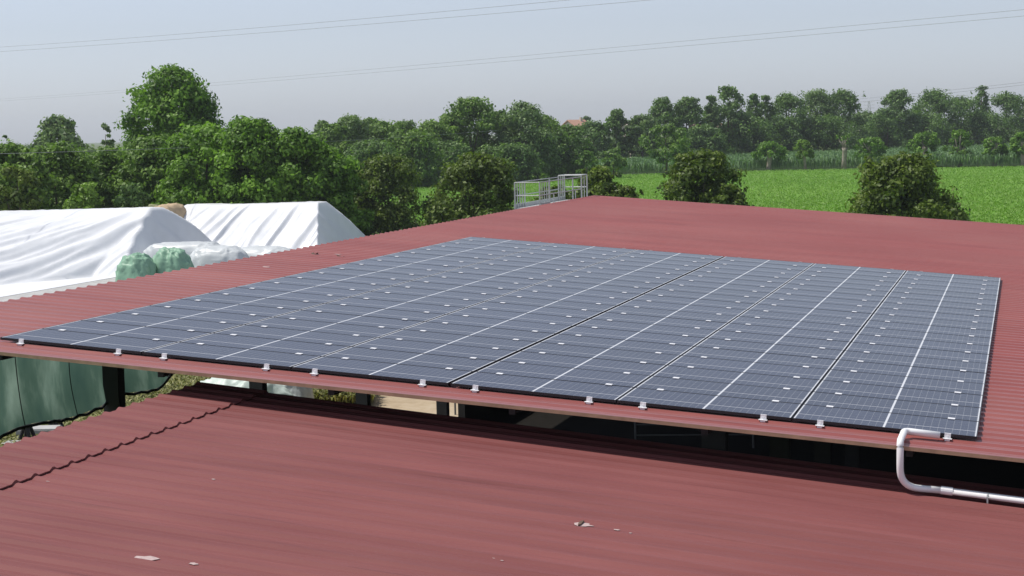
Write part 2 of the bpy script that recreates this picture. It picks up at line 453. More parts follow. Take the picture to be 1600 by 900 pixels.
# ------------------------------------------------------------------ solar array
PW, PH, CW, RH = 2.122, 1.036, 2.13595, 1.05
tilt = math.atan(SL)
def panel_meshes():
    fb = MB(); t = 0.011; h = 0.035
    fb.box((0, 0, -h), (PW, t, 0.0)); fb.box((0, PH - t, -h), (PW, PH, 0.0))
    fb.box((0, t, -h), (t, PH - t, 0.0)); fb.box((PW - t, t, -h), (PW, PH - t, 0.0))
    fm = fb.mesh('frame', M['frame'])
    lm = MB().box((t, t, -0.008), (PW - t, PH - t, -0.0015)).mesh('laminate', M['laminate'])
    cb = MB().box((-0.042, -0.052, 0.0005), (0.042, 0.034, 0.009)).box((-0.035, -0.018, -0.034), (0.035, -0.002, 0.0005)).box((-0.04, -0.07, -0.052), (0.04, 0.05, -0.036))
    cm = cb.mesh('clamp', M['alu'])
    eb = MB()
    eb.box((-0.036, -0.006, 0.0005), (0.036, 0.016, 0.006)).box((-0.036, -0.012, -0.050), (0.036, -0.002, 0.006))
    eb.box((-0.052, -0.060, -0.056), (0.052, -0.002, -0.050)).box((-0.03, -0.05, -0.085), (0.03, 0.08, -0.056)).box((-0.012, -0.020, -0.032), (0.012, -0.012, -0.016))
    em = eb.mesh('end_clamp', M['alu'])
    return fm, lm, cm, em
fm, lm, cm, em = panel_meshes()
ORD = ['first', 'second', 'third', 'fourth', 'fifth', 'sixth', 'seventh', 'eighth', 'ninth', 'tenth', 'eleventh', 'twelfth', 'thirteenth', 'fourteenth', 'fifteenth', 'sixteenth', 'seventeenth', 'eighteenth', 'nineteenth', 'twentieth']
rowname = ['front row'] + [ORD[i] + ' row from the front' for i in range(1, 19)] + ['back row']
colname = ['leftmost', 'second from left', 'third from left', 'third from right', 'second from right', 'rightmost']
for r in range(20):
    for c in range(6):
        u = c * CW + (CW - PW) / 2 + (-0.012 if c < 3 else 0.012)
        v = r * RH + 0.007
        p = thing('solar_panel', 'black framed solar panel in the %s, %s of six' % (rowname[r], colname[c]), 'solar panel',
                  (u * math.cos(tilt), v, Z0 - u * math.sin(tilt)), 'solar panels on the barn roof')
        p.rotation_euler = (random.uniform(-0.0006, 0.0006), tilt + random.uniform(-0.0008, 0.0008), 0)
        link('frame', fm, p); link('laminate', lm, p)
        for fx in (0.155, 0.845):
            link('clamp', em if r == 0 else cm, p, (PW * fx, 0, 0))
            if r == 19:
                o = link('clamp', em, p, (PW * fx, PH, 0)); o.rotation_euler = (0, 0, math.pi)

# ------------------------------------------------------------------ conduit
def arc_path(pts, rad, n=7):
    out = [Vector(pts[0])]
    for a, b, c in zip(pts[:-2], pts[1:-1], pts[2:]):
        a, b, c = Vector(a), Vector(b), Vector(c)
        d1, d2 = (a - b).normalized(), (c - b).normalized()
        p1, p2 = b + d1 * rad, b + d2 * rad
        for i in range(n + 1):
            t = i / n; out.append(p1 * (1 - t) ** 2 + b * 2 * t * (1 - t) + p2 * t * t)
    out.append(Vector(pts[-1])); return out
xa, xb = 12.37, 11.97
cd = thing('conduit', 'white plastic conduit bending off the array corner onto the lower roof', 'conduit', (xb, -0.72, zlow(xb, 0.3)))
inv = Vector((xb, -0.72, zlow(xb, 0.3)))
def loc_(pts): return [Vector(p) - inv for p in pts]
up_b = arc_path([(xa, -0.075, zup(xa, -0.012)), (xb, -0.09, zup(xb, 0.0)), (xb - 0.01, -0.68, zup(xb, -0.015)), (xb - 0.01, -0.70, zlow(xb, 0.35))], 0.075, 7)
lo_b = arc_path([(xb - 0.01, -0.70, zlow(xb, 0.35)), (xb - 0.01, -0.66, zlow(xb, 0.085)), (xb + 0.45, -0.54, zlow(xb + 0.45, 0.085))], 0.22, 10)
MB().tube(loc_(up_b + lo_b[1:]), 0.040, 14).build('flexible_bend', M['pvc'], cd, smooth=True)
PY = -0.54
def on_low(x, h=0.085): return (x, PY, zlow(x, h))
MB().tube(loc_([on_low(xb + 0.43), on_low(xb + 0.56)]), 0.047, 14).build('coupling', M['pvc'], cd)
MB().tube(loc_([on_low(xb + 0.5), on_low(19.0)]), 0.038, 14).build('pipe', M['pvc'], cd, smooth=True)
for k in range(4):
    x = xb + 0.93 + 1.5 * k
    MB().tube(loc_([on_low(x), on_low(x + 0.018)]), 0.043, 14).box(tuple(Vector((x, PY - 0.06, zlow(x, 0.005))) - inv), tuple(Vector((x + 0.018, PY - 0.04, zlow(x, 0.085))) - inv)).build('clip', M['galv'], cd)

# ------------------------------------------------------------------ green net curtain
def curtain():
    y0, y1 = -0.45, 10.0; nz, ny = 14, 150
    t = thing('shade_curtain', 'dark green shade net curtain hanging along the left side of the barn', 'curtain', (-2.26, y0, 3.48))
    vs, fs = [], []
    for j in range(ny + 1):
        y = y0 + (y1 - y0) * j / ny
        sag = 0.05 * math.sin(y * 1.9) + 0.09 * mnoise.noise((y * 0.5, 3.1, 0)) + max(0, (y - 8.6)) * 0.25
        for i in range(nz + 1):
            k = i / nz
            zt = zup(-2.3, PAN - 0.16); zb = 3.59 + sag
            x = -2.28 - 0.10 * (1 - k) * k * 4 + 0.05 * math.sin(y * 3.2 + 0.7 * math.sin(y)) * (1 - 0.5 * k) + 0.06 * mnoise.noise((y * 1.3, k * 2, 1.7))
            vs.append((x + 2.26, y - y0, zb + (zt - zb) * k - 3.48))
    for j in range(ny):
        for i in range(nz):
            a = j * (nz + 1) + i; fs.append((a, a + nz + 1, a + nz + 2, a + 1))
    MB().add(vs, fs).build('net', M['net'], t, smooth=True)
    MB().tube([Vector(vs[j * (nz + 1)]) + Vector((0, 0, -0.03 + 0.02 * math.sin(j))) for j in range(0, ny + 1, 3)], 0.028, 7).build('hem', M['steel_dark'], t, smooth=True)
    for k in range(6):
        j = 17 + k * 24
        pts = [Vector(vs[j * (nz + 1) + i]) + Vector((0.02, 0, 0)) for i in range(nz + 1)]
        MB().tube(pts, 0.008, 5).build('cord', M['steel_dark'], t)
curtain()

# ------------------------------------------------------------------ walkway with guard rails
def walkway():
    t = thing('roof_walkway', 'galvanised walkway with guard rails at the far left roof edge', 'walkway', (-2.85, 36.6, 5.45))
    K = 0.77
    def B(name, lo, hi): MB().box((lo[0], lo[1] * K, lo[2]), (hi[0], hi[1] * K, hi[2])).build(name, M['galv'], t)
    # local axes: x outwards (negative = away from roof), y along the edge
    B('deck', (-0.55, 0, 0.05), (0.35, 8.8, 0.12))
    B('toe_board', (0.36, 0.03, 0.10), (0.39, 1.5, 0.30)); B('toe_board', (-0.60, 0.03, 0.10), (-0.57, 8.8, 0.26))
    def post(x, y, h, w=0.022): MB().box((x - w, y * K - w, 0.05), (x + w, y * K + w, h)).build('post', M['galv'], t)
    def bar(a, b, r=0.017): MB().tube([(a[0], a[1] * K, a[2]), (b[0], b[1] * K, b[2])], r, 6).build('rail', M['galv'], t)
    H = 1.00
    for x in (-0.55, 0.33):
        for y in (0.0, 1.6, 5.9): post(x, y, H)
    for y in (0.4, 0.8, 1.2): post(-0.55, y, H, 0.015); post(0.33, y, H, 0.012)
    for x in (-0.55, 0.33):
        bar((x, 0, H), (x, 7.6, H)); bar((x, 0, 0.55), (x, 7.6, 0.55), 0.018)
    bar((-0.55, 0, H), (0.33, 0, H)); bar((-0.55, 0, 0.55), (0.33, 0, 0.55))
    for y in (6.4, 2.4): post(0.33, y, 0.55, 0.015)
    for x in (-0.55, 0.33):
        for y in (7.6, 8.7): post(x, y, 1.06, 0.024)
    for x, y in ((-0.55, 8.0), (-0.55, 8.35), (0.33, 8.15)): post(x, y, 1.04, 0.014)
    for a, b in (((-0.55, 7.6, 1.06), (0.33, 7.6, 1.06)), ((-0.55, 8.7, 1.06), (0.33, 8.7, 1.06)), ((0.33, 7.6, 1.06), (0.33, 8.7, 1.06)), ((-0.55, 7.6, 1.06), (-0.55, 8.7, 1.06)), ((-0.55, 8.7, 0.6), (0.33, 8.7, 0.6))): bar(a, b, 0.022)
    for y in (0.1, 4.3, 8.6):
        MB().box((-0.5, y * K - 0.06, -5.45), (-0.38, y * K + 0.06, 0.05)).build('support', M['galv'], t)
walkway()

# ------------------------------------------------------------------ silage heaps
def fbm(x, y, z=0.0, o=4):
    s, a, f = 0, 0.5, 1.0
    for _ in range(o):
        s += a * mnoise.noise((x * f, y * f, z)); a *= 0.5; f *= 2.1
    return s
def heap(name, label, end, H, length, front, top, back, endrun, mat, seed, wr=0.16, wave=0.12, cat='silage heap', nx=250, ny=150, diag=0.55, f0=5.0, f1=1.5, left_end=False):
    """ridge runs along -X from the right hand end of the ridge"""
    t = thing(name, label, cat, (end[0], end[1], 0))
    x0, x1 = -length, endrun
    y0, y1 = -front - top / 2, back + top / 2
    vs, fs = [], []
    for i in range(nx + 1):
        gx = x0 + (x1 - x0) * (i / nx)
        for j in range(ny + 1):
            gy = y0 + (y1 - y0) * (j / ny)
            fr_ = min(front, f0 + f1 * max(0.0, -gx)); dfr = (gy + top / 2 + fr_) / fr_; dbk = (y1 - gy) / back; den = (x1 - gx) / endrun
            def ss(d): d = max(0.0, min(1.25, d)); return d
            k = min(ss(dfr), ss(dbk), ss(den), ss((gx - x0) / 1.6) if left_end else 1.25)
            k = 1 - (max(0.0, 1 - k)) ** 1.06 if k < 1 else 1.0
            hh = H + wave * math.sin(gx * 0.33 + seed) + 0.10 * fbm(gx * 0.25, gy * 0.2, seed)
            z = hh * k
            # folds: long ridged creases running down the face on a diagonal
            u = (gx - diag * gy) * 0.85 + 0.5 * fbm(gx * 0.16, gy * 0.16, seed + 5)
            v = (gx * diag + gy) * 0.055
            n1 = mnoise.noise((u, v, seed + 1.3)); n2 = mnoise.noise((u * 2.1 + 3, v * 1.6 + 4, seed + 2.3)); n3 = mnoise.noise((u * 1.1 - 0.5 * v, v * 3.0, seed + 7.3))
            r1 = math.exp(-(n1 / 0.17) ** 2); r2 = math.exp(-(n2 / 0.26) ** 2); r3 = math.exp(-(n3 / 0.15) ** 2)
            face = 2.6 * k * (1 - k) + 0.45 * (1 - k) + 0.10
            dz = wr * face * (r1 * 0.8 + r2 * 0.35 + r3 * 0.15 + 0.35 * fbm(gx * 0.3, gy * 0.3, seed + 9))
            vs.append((gx, gy, max(0.0, z + dz) if k > 0 else 0.02))
    for i in range(nx):
        for j in range(ny):
            a = i * (ny + 1) + j; fs.append((a, a + ny + 1, a + ny + 2, a + 1))
    MB().add(vs, fs).build('cover_sheet', mat, t, smooth=True)
    return t
e1 = ground_at(241, 112); e2 = ground_at(500, 124)
heap('silage_heap', 'long white film covered silage heap at the left edge', e1, z_at(327, 112, 240), 27, 23.0, 1.6, 6, 1.6, M['tarp_white'], 2.0, wr=0.36, wave=0.06, diag=0.30, f0=7.5, f1=2.0)
heap('silage_heap', 'white film covered silage heap behind, ending in front of the dark hedge', e2, z_at(317, 124, 500), 11.9, 6.0, 1.5, 5, 1.5, M['tarp_white'], 7.0, wr=0.32, wave=0.05, diag=0.25, f0=4.0, f1=0.2, left_end=True)

def cover(name, label, px, depth, w, d, h, mat, seed, group, crumple=0.07, power=3.0, yaw=0.0, cat='covered bale', n=46):
    c = ground_at(px, depth)
    t = thing(name, label, cat, c, group)
    t.rotation_euler = (0, 0, yaw)
    vs, fs = [], []
    nu, nv = n * 2, n
    for j in range(nv + 1):
        th = (j / nv) * math.pi / 2
        for i in range(nu):
            ph = 2 * math.pi * i / nu
            cx, sx_ = math.cos(ph), math.sin(ph)
            e = 2.0 / power
            sg = lambda q: math.copysign(abs(q) ** e, q)
            x = w / 2 * sg(cx) * (math.cos(th) ** e if math.cos(th) > 1e-6 else 0)
            y = d / 2 * sg(sx_) * (math.cos(th) ** e if math.cos(th) > 1e-6 else 0)
            z = h * math.sin(th) ** e
            cr = crumple * (fbm(x * 1.6, y * 1.6 + z * 0.8, seed) * 1.4 + (1 - 2 * abs(mnoise.noise((x * 2.5 + z, y * 2.2, z * 1.2 + seed)))) * 0.6)
            s = 1 + cr
            vs.append((x * s, y * s, max(0.0, z * (1 + cr * 0.8))))
    for j in range(nv):
        for i in range(nu):
            a = j * nu + i; b = j * nu + (i + 1) % nu
            fs.append((a, b, b + nu, a + nu))
    MB().add(vs, fs).build('film_cover', mat, t, smooth=True)
    return t
cover('wrapped_bale', 'crumpled pale green wrapped bale, left and lower one of two', 205, 100, 2.2, 2.0, z_at(399, 100, 205), M['tarp_green'], 3.0, 'green wrapped bales', 0.15, 2.6)
cover('wrapped_bale', 'crumpled pale green wrapped bale, right and taller one of two', 259, 101, 2.5, 2.1, z_at(391, 101, 259), M['tarp_green'], 8.0, 'green wrapped bales', 0.15, 2.5)
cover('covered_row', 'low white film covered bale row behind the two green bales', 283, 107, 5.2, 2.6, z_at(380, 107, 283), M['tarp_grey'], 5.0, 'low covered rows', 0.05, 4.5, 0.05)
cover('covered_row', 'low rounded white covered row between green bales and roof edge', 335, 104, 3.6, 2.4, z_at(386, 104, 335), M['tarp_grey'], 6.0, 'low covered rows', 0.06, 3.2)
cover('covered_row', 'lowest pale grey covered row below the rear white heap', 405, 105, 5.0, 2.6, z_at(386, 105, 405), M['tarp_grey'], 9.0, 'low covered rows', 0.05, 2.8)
cover('beige_mound', 'beige brown sheeted mound between the two white heaps', 258, 124, 2.2, 5.0, z_at(321, 124, 258), M['clay'], 4.0, None, 0.05, 3.5, cat='mound')
cover('beige_mound', 'dull green beige sheet end peeking above the left white heap', 224, 128, 3.4, 4.0, z_at(322, 128, 224), plain('khaki_sheet', (0.24, 0.25, 0.13), 0.8), 4.5, None, 0.05, 3.5, cat='mound')
cover('film_pile', 'pale greenish plastic film pile seen under the barn roof', 365, 50, 3.6, 2.0, z_at(591, 50, 365), plain('pale_film', (0.50, 0.58, 0.52), 0.5), 4.0, None, 0.16, 2.2, cat='film pile')
cover('film_pile', 'grey white film bundle seen beside the second barn post', 442, 50, 1.2, 1.4, z_at(599, 50, 442), plain('grey_film', (0.45, 0.48, 0.46), 0.5), 4.0, None, 0.2, 2.2, cat='film pile')

# concrete blocks seen at the left under the curtain
def block(name, label, px, depth, w, d, h, mat, cat, yaw=0.3):
    c = ground_at(px, depth); t = thing(name, label, cat, c); t.rotation_euler = (0, 0, yaw)
    mb = MB(); b = 0.03
    mb.box((-w / 2, -d / 2, 0), (w / 2, d / 2, h - b)); mb.box((-w / 2 + b, -d / 2 + b, h - b), (w / 2 - b, d / 2 - b, h))
    mb.build('block', mat, t)
    return t
block('concrete_block', 'pale grey concrete block under the curtain near the left edge', 40, 47.0, 1.1, 0.7, 0.42, M['concrete'], 'concrete block')
block('concrete_block', 'small grey concrete block at the left frame edge below the curtain', 4, 45.4, 0.8, 0.6, 0.30, M['concrete'], 'concrete block', 0.1)
def trestle(px, depth, label, h):
    c = ground_at(px, depth); t = thing('trestle', label, 'trestle', c)
    for s in (-1, 1): MB().tube([(s * 0.22, -0.2, 0), (0, 0, h)], 0.05, 6).build('leg', M['steel_dark'], t); MB().tube([(s * 0.22, 0.2, 0), (0, 0.05, h)], 0.05, 6).build('leg', M['steel_dark'], t)
    MB().box((-0.12, -0.25, h - 0.05), (0.12, 0.25, h + 0.06)).build('head', M['steel_dark'], t)
trestle(66, 47.6, 'small dark trestle beside the pale concrete block', 0.75)
trestle(20, 46.0, 'small dark trestle in front of the concrete blocks', 0.8)

# gate and feed rails inside the dark barn
M['gate_steel'] = plain('dull_gate_steel', (0.13, 0.13, 0.13), 0.7)
def gate(px, depth, w, h, label, yaw=0.0):
    c = ground_at(px, depth); t = thing('cattle_gate', label, 'gate', c); t.rotation_euler = (0, 0, yaw)
    for x in (0, w): MB().tube([(x, 0, 0), (x, 0, h)], 0.03, 6).build('gate_post', M['gate_steel'], t)
    for k in range(4): MB().tube([(0, 0, h * (0.3 + 0.23 * k)), (w, 0, h * (0.3 + 0.23 * k))], 0.02, 6).build('gate_bar', M['gate_steel'], t)
gate(985, 44, 3.0, 1.2, 'tubular metal cattle gate in the dark barn interior', 0.2)
gate(700, 50, 0.9, 1.5, 'narrow metal gate in the gap right of the sunlit yard', 0.1)

# ------------------------------------------------------------------ small debris on the roofs
def flake(name, label, cat, px, py, plane, size, mat, seed, group=None, lift=0.0025, curl=0.0):
    zf, sl, z0 = plane
    d = FWD + RGT * (px - 800) / FPX + UPV * (450 - py) / FPX
    t_ = (z0 - sl * CAM[0] - CAM[2]) / (d[2] + sl * d[0])
    p = CAM + t_ * d
    mb = MB(); rr = random.Random(seed); n = 11
    rim = []
    for k in range(n):
        a = 2 * math.pi * k / n; r = rr.uniform(0.55, 1.0)
        x = size[0] * r * math.cos(a); y = size[1] * r * math.sin(a)
        rim.append((x, y, -sl * x + lift + curl * (x / size[0]) ** 2 + rr.uniform(0, 0.0015)))
    top = [(0, 0, lift + 0.002)] + rim; bot = [(x, y, z - lift) for x, y, z in rim]
    mb.add(top + bot, [(0, 1 + k, 1 + (k + 1) % n) for k in range(n)] + [(1 + (k + 1) % n, 1 + k, 1 + n + k, 1 + n + (k + 1) % n) for k in range(n)])
    o = mb.build(name, mat, None, loc=p)
    return tag(o, label, cat, group)
LOWP = (None, SL2, ZL + 0.004); UPP = (None, SL, Z0 + PAN + 0.004)
flake('pale_patch', 'larger pale patch on the lower roof near the bottom left', 'scrap', 230, 873, LOWP, (0.13, 0.10), M['pale_mark'], 1)  # flat pale irregular patch laid on the roof pan
flake('pale_patch', 'pale split patch with a twig in the middle of the lower roof', 'scrap', 911, 820, LOWP, (0.12, 0.09), M['pale_mark'], 2)
flake('dry_twig', 'small dark twig lying on the pale patch of the lower roof', 'twig', 908, 819, LOWP, (0.02, 0.13), M['rust'], 3, lift=0.02)
for k, (px, py, w, lab) in enumerate([(302, 881, 0.05, 'pale fleck right of the larger patch at bottom left'), (344, 895, 0.03, 'tiny pale fleck at the bottom edge of the lower roof'), (772, 872, 0.025, 'tiny white fleck low in the middle of the roof'), (784, 876, 0.02, 'second tiny white fleck low in the middle of the roof'),
                                      (964, 828, 0.04, 'pale fleck right of the split patch'), (985, 833, 0.02, 'tiny pale fleck furthest right of the split patch'), (334, 749, 0.025, 'tiny white fleck right of the lapped roof seam'), (75, 752, 0.03, 'tiny pale fleck just below the lapped roof seam'),
                                      (1172, 797, 0.035, 'small white fleck on the right part of the lower roof')]):
    flake('bleached_fleck', lab, 'fleck', px, py, LOWP, (w, w * 0.7), M['pale_mark'], 20 + k, 'flecks on the lower roof')
for k, (px, py, lab, mt) in enumerate([(492, 397, 'curled dry leaf on the left roof margin, nearer the edge', 'rust'), (533, 402, 'dark curled debris on the left roof margin beside the panels', 'rust'), (528, 397, 'pale scrap on the left roof margin beside curled debris', 'pale_mark'), (417, 417, 'pale leaf scrap on the left roof margin', 'pale_mark'), (270, 430, 'pale scrap on the left roof margin below the green bales', 'pale_mark'),
                                       (1035, 357, 'pale fleck on the bare roof behind the panels', 'pale_mark'), (1055, 375, 'small pale fleck just behind the back row of panels', 'pale_mark'), (1596, 455, 'small white fleck on the roof right of the panels', 'pale_mark')]):
    flake('roof_debris', lab, 'debris', px, py, UPP, (0.11, 0.12), M[mt], 40 + k, 'debris on the upper roof', curl=0.06 if mt == 'rust' else 0.0)

# ------------------------------------------------------------------ trees
def leaves(clumps, n, size, seed, flat=0.0):
    """clumps: array (k,4) centre and radius. returns verts, quads, tone"""
    g = np.random.default_rng(seed)
    k = len(clumps)
    wgt = clumps[:, 3] ** 2; wgt = wgt / wgt.sum()
    idx = g.choice(k, n, p=wgt)
    d = g.normal(size=(n, 3)); d[:, 2] += 0.25; d /= np.linalg.norm(d, axis=1, keepdims=True)
    rad = clumps[idx, 3] * np.minimum(1.25, np.abs(0.72 + 0.34 * g.normal(size=n)))
    squash = np.array([1.0, 1.0, 0.8])
    p = clumps[idx, :3] + d * rad[:, None] * squash
    nrm = d + 0.55 * g.normal(size=(n, 3)); nrm[:, 2] += 0.25; nrm /= np.linalg.norm(nrm, axis=1, keepdims=True)
    a = np.cross(nrm, g.normal(size=(n, 3))); a /= np.linalg.norm(a, axis=1, keepdims=True)
    b = np.cross(nrm, a)
    s = size * (0.6 + 0.8 * g.random(n))[:, None]
    quad = np.stack([p - a * s * 0.62, p - b * s * 0.36 + nrm * s * 0.10, p + a * s * 0.62, p + b * s * 0.36 + nrm * s * 0.10], 1)
    tone = np.clip(0.5 + 0.22 * g.normal(size=n) + 0.18 * g.normal(size=k)[idx], 0, 1)
    keep = p[:, 2] > 0.05
    quad, tone = quad[keep], tone[keep]
    m = len(quad)
    return quad.reshape(-1, 3), np.arange(m * 4).reshape(m, 4), np.repeat(tone, 4)

def crown_clumps(R, zb, H, seed, shape='round', k=60, ragged=0.18):
    """clump centres filling a crown of radius R between zb and H; each has its own radius"""
    g = np.random.default_rng(seed)
    out = []
    ph = g.uniform(0, 6.28, 4)
    while len(out) < k:
        t = g.random() ** 0.85                                    # relative height in the crown
        if shape == 'dome': w = (1 - max(0, (t - 0.25) / 0.75) ** 2.0) ** 0.55 * (0.9 + 0.1 * min(1, t / 0.25))
        elif shape == 'cone': w = (1 - t ** 2.2) ** 0.75 * (0.75 + 0.25 * min(1, t / 0.3))
        elif shape == 'tall': w = (1 - max(0.0, t - 0.02) ** 2.1) ** 0.62
        elif shape == 'vase': w = 0.45 + 0.55 * math.sin(math.pi * min(1, t * 0.75 + 0.15))
        else: w = math.sin(math.pi * (0.14 + 0.80 * t)) ** 0.75
        a = g.uniform(0, 6.283)
        w *= 1 + ragged * (math.sin(2 * a + ph[0] + 4 * t) + 0.7 * math.sin(3 * a + ph[1] - 6 * t) + 0.6 * math.sin(9 * t + ph[2])) * 0.7
        rho = g.random() ** 0.33
        r = R * g.uniform(0.12, 0.25)
        q = max(0.0, R * max(w, 0.05) - r * 0.6) * rho
        z = zb + (H - zb) * t
        z = min(z, H - 0.75 * r) if t < 0.9 else H - r * g.uniform(0.6, 1.4)
        out.append((q * math.cos(a), q * math.sin(a), max(z, r * 0.6), r))
    return np.array(out)

def tree(name, label, cat, px, top_y, half, depth, leaf, shape='round', n=6000, size=0.3, base=0.12, group=None, ragged=0.18, k=60, bark='bark', trunk_r=None, sprigs=0):
    pos = ground_at(px, depth)
    H = z_at(top_y, depth, px); R = half * depth / FPX
    seed = int(px * 7 + depth * 13 + top_y) % 100000
    t = thing(name, label, cat, pos, group)
    t.rotation_euler = (0, 0, 0)
    zb = H * base
    cl = crown_clumps(R, zb, H, seed, shape, k, ragged)
    g = random.Random(seed)
    if sprigs:                                            # thin shoots sticking out of the top
        ex = []
        for _ in range(sprigs):
            a = g.uniform(0, 2 * math.pi); q = g.uniform(0, 0.7) * R; h0 = H * g.uniform(0.9, 0.98)
            for s in range(5): ex.append((q * math.cos(a) + 0.06 * s * g.uniform(-1, 1), q * math.sin(a), H * 0.95 - 0.25 * (q / R) * H * 0.3 + s * 0.018 * H, R * (0.055 - 0.008 * s)))
        cl = np.vstack([cl, ex])
    v, q, tone = leaves(cl, n, size, seed + 1)
    link('crown', np_mesh('crown', v, q, LEAF[leaf], tone), t)
    tr = trunk_r or max(0.12, H * 0.022)
    mb = MB()
    mb.tube([(0, 0, 0), (0.04 * R * g.uniform(-1, 1), 0, max(zb, H * 0.25)), (0.08 * R * g.uniform(-1, 1), 0.05 * R, H * 0.55), (0.1 * R * g.uniform(-1, 1), 0, H * 0.85)], [tr, tr * 0.8, tr * 0.45, tr * 0.15], 7)
    for i in range(5):
        c = cl[g.randrange(k)]
        z0 = max(zb * 0.9, H * 0.22)
        mb.tube([(0, 0, z0), (c[0] * 0.45, c[1] * 0.45, (z0 + c[2]) / 2), (c[0] * 0.9, c[1] * 0.9, c[2])], [tr * 0.5, tr * 0.3, tr * 0.1], 5)
    mb.build('trunk', M[bark], t, smooth=True)
    return t

G1 = 'hedge trees behind the silage heaps'
hedge = [
 ('dark shrubby tree at the left frame edge behind the white heap', 15, 226, 62, 128, 'mid', 12000),
 ('dull green bushy tree second from the left frame edge', 85, 226, 58, 133, 'mid', 12000),
 ('loose green bushy tree below the big round tree, left side', 165, 232, 52, 138, 'mid', 11000),
 ('leafy tree in the hedge directly under the big round tree', 238, 214, 56, 136, 'mid', 12000),
 ('bright leafy hedge tree right of the big round tree', 318, 196, 66, 132, 'bright', 17000),
 ('tallest bright leafy hedge tree behind the rear white heap', 392, 187, 62, 130, 'bright', 17000),
 ('bright leafy hedge tree above the right end of the rear heap', 458, 204, 56, 130, 'bright', 15000),
 ('leafy hedge tree sloping down right of the rear white heap', 510, 228, 48, 131, 'bright', 12000),
]
for lab, px, ty, hw, D, lf, n in hedge:
    tree('hedge_tree', lab, 'tree', px, ty, hw * 1.42, D, lf, 'dome', int(n * 1.6), 0.27, 0.0, G1, 0.14, 130, sprigs=1)
tree('understorey_shrub', 'yellow green low shrub just above the left heap ridge', 'shrub', 128, 288, 46, 121, 'lime', 'dome', 6500, 0.25, 0.0, 'shrubs along the heaps')
tree('understorey_shrub', 'dark olive low shrub at the left frame edge above the heap', 'shrub', 25, 262, 58, 119, 'olive', 'dome', 9000, 0.25, 0.0, 'shrubs along the heaps')
tree('understorey_shrub', 'dark low shrub between the two white heap tops', 'shrub', 205, 288, 40, 123, 'dark', 'dome', 5500, 0.25, 0.0, 'shrubs along the heaps')
tree('broad_tree', 'big round dense tree rising above the hedge on the left', 'tree', 266, 105, 98, 168, 'bright', 'dome', 36000, 0.33, 0.0, None, 0.09, 220)
tree('airy_tree', 'hazy grey green tree on the skyline at far left', 'tree', 92, 181, 58, 262, 'grey', 'dome', 4200, 0.55, 0.10, None, 0.2, 60)
tree('airy_tree', 'small hazy tree just left of the big round tree', 'tree', 164, 193, 19, 258, 'grey', 'round', 1300, 0.5, 0.1, None, 0.2, 30)
tree('dead_sapling', 'thin bare twiggy sapling on the skyline at the left edge', 'tree', 8, 212, 10, 150, 'grey', 'vase', 160, 0.25, 0.5, None, 0.3, 14)
G2 = 'wood behind the bushes in the middle'
wood = [
 ('pale leafy tree at the left end of the middle wood', 548, 180, 40, 218, 'grey'),
 ('thin tree with loose top left of the middle wood', 503, 190, 20, 225, 'grey'),
 ('leafy tree right of the pale tree in the middle wood', 600, 189, 42, 222, 'mid'),
 ('low leafy tree in front of the middle wood', 640, 205, 44, 214, 'mid'),
 ('round leafy tree left of the tallest tree in the middle wood', 672, 188, 40, 226, 'mid'),
 ('tallest tree of the middle wood with ragged shoots on top', 735, 154, 50, 232, 'mid'),
 ('tree tucked between the two tallest of the middle wood', 778, 172, 36, 236, 'dark'),
 ('broad pale topped tree right in the middle wood', 818, 161, 48, 234, 'grey'),
 ('dark tree at the right end of the middle wood', 850, 180, 36, 237, 'mid'),
 ('shorter tree standing alone right of the middle wood', 886, 196, 34, 240, 'dark'),
 ('dark tree filling the lower middle wood', 700, 222, 46, 220, 'dark'),
 ('dark undergrowth tree below the middle wood right part', 790, 226, 44, 226, 'dark'),
 ('leafy tree filling the gap at the left end of the middle wood', 520, 194, 34, 212, 'mid'),
 ('leafy tree between the pale tree and the low front tree of the wood', 577, 187, 34, 224, 'mid'),
 ('leafy tree on the skyline left of the round wood tree', 632, 189, 34, 228, 'grey'),
 ('leafy tree hugging the left side of the tallest wood tree', 704, 178, 34, 230, 'mid'),
 ('dark undergrowth tree below the middle wood left part', 580, 222, 44, 208, 'dark'),
]
for lab, px, ty, hw, D, lf in wood:
    D *= 1.2
    tree('wood_tree', lab, 'tree', px, ty, hw * 1.35, D, lf, 'dome', 11000, 0.38, 0.0, G2, 0.16, 110, sprigs=1 if ty > 160 else 4)
G3 = 'bushes just beyond the barn'
bushes = [
 ('olive green bush right of the rear white heap', 600, 244, 66, 137, 16000),
 ('lower dark bush hugging the right end of the rear heap', 548, 285, 46, 136, 9000),
 ('olive bush left of the metal walkway', 748, 240, 62, 116, 16000),
 ('small bush in the gap with the green field patch', 688, 318, 26, 110, 4500),
 ('low olive bush directly behind the metal walkway', 868, 292, 46, 112, 9000),
 ('olive bush right of the walkway, sloping down right', 935, 262, 46, 110, 12000),
 ('low bush at the right foot of the sloping olive bush', 978, 292, 32, 108, 5000),
 ('broad olive bush behind the roof middle', 1092, 238, 68, 108, 18000),
 ('low dark bush at the right foot of the broad olive bush', 1140, 290, 40, 105, 7000),
 ('largest round olive bush standing alone on the right', 1412, 242, 92, 104, 24000),
]
for lab, px, ty, hw, D, n in bushes:
    tree('olive_bush', lab, 'bush', px, ty, hw * 1.16, D, 'olive', 'dome', int(n * 1.3), 0.21, 0.0, G3, 0.32, 170, sprigs=6)
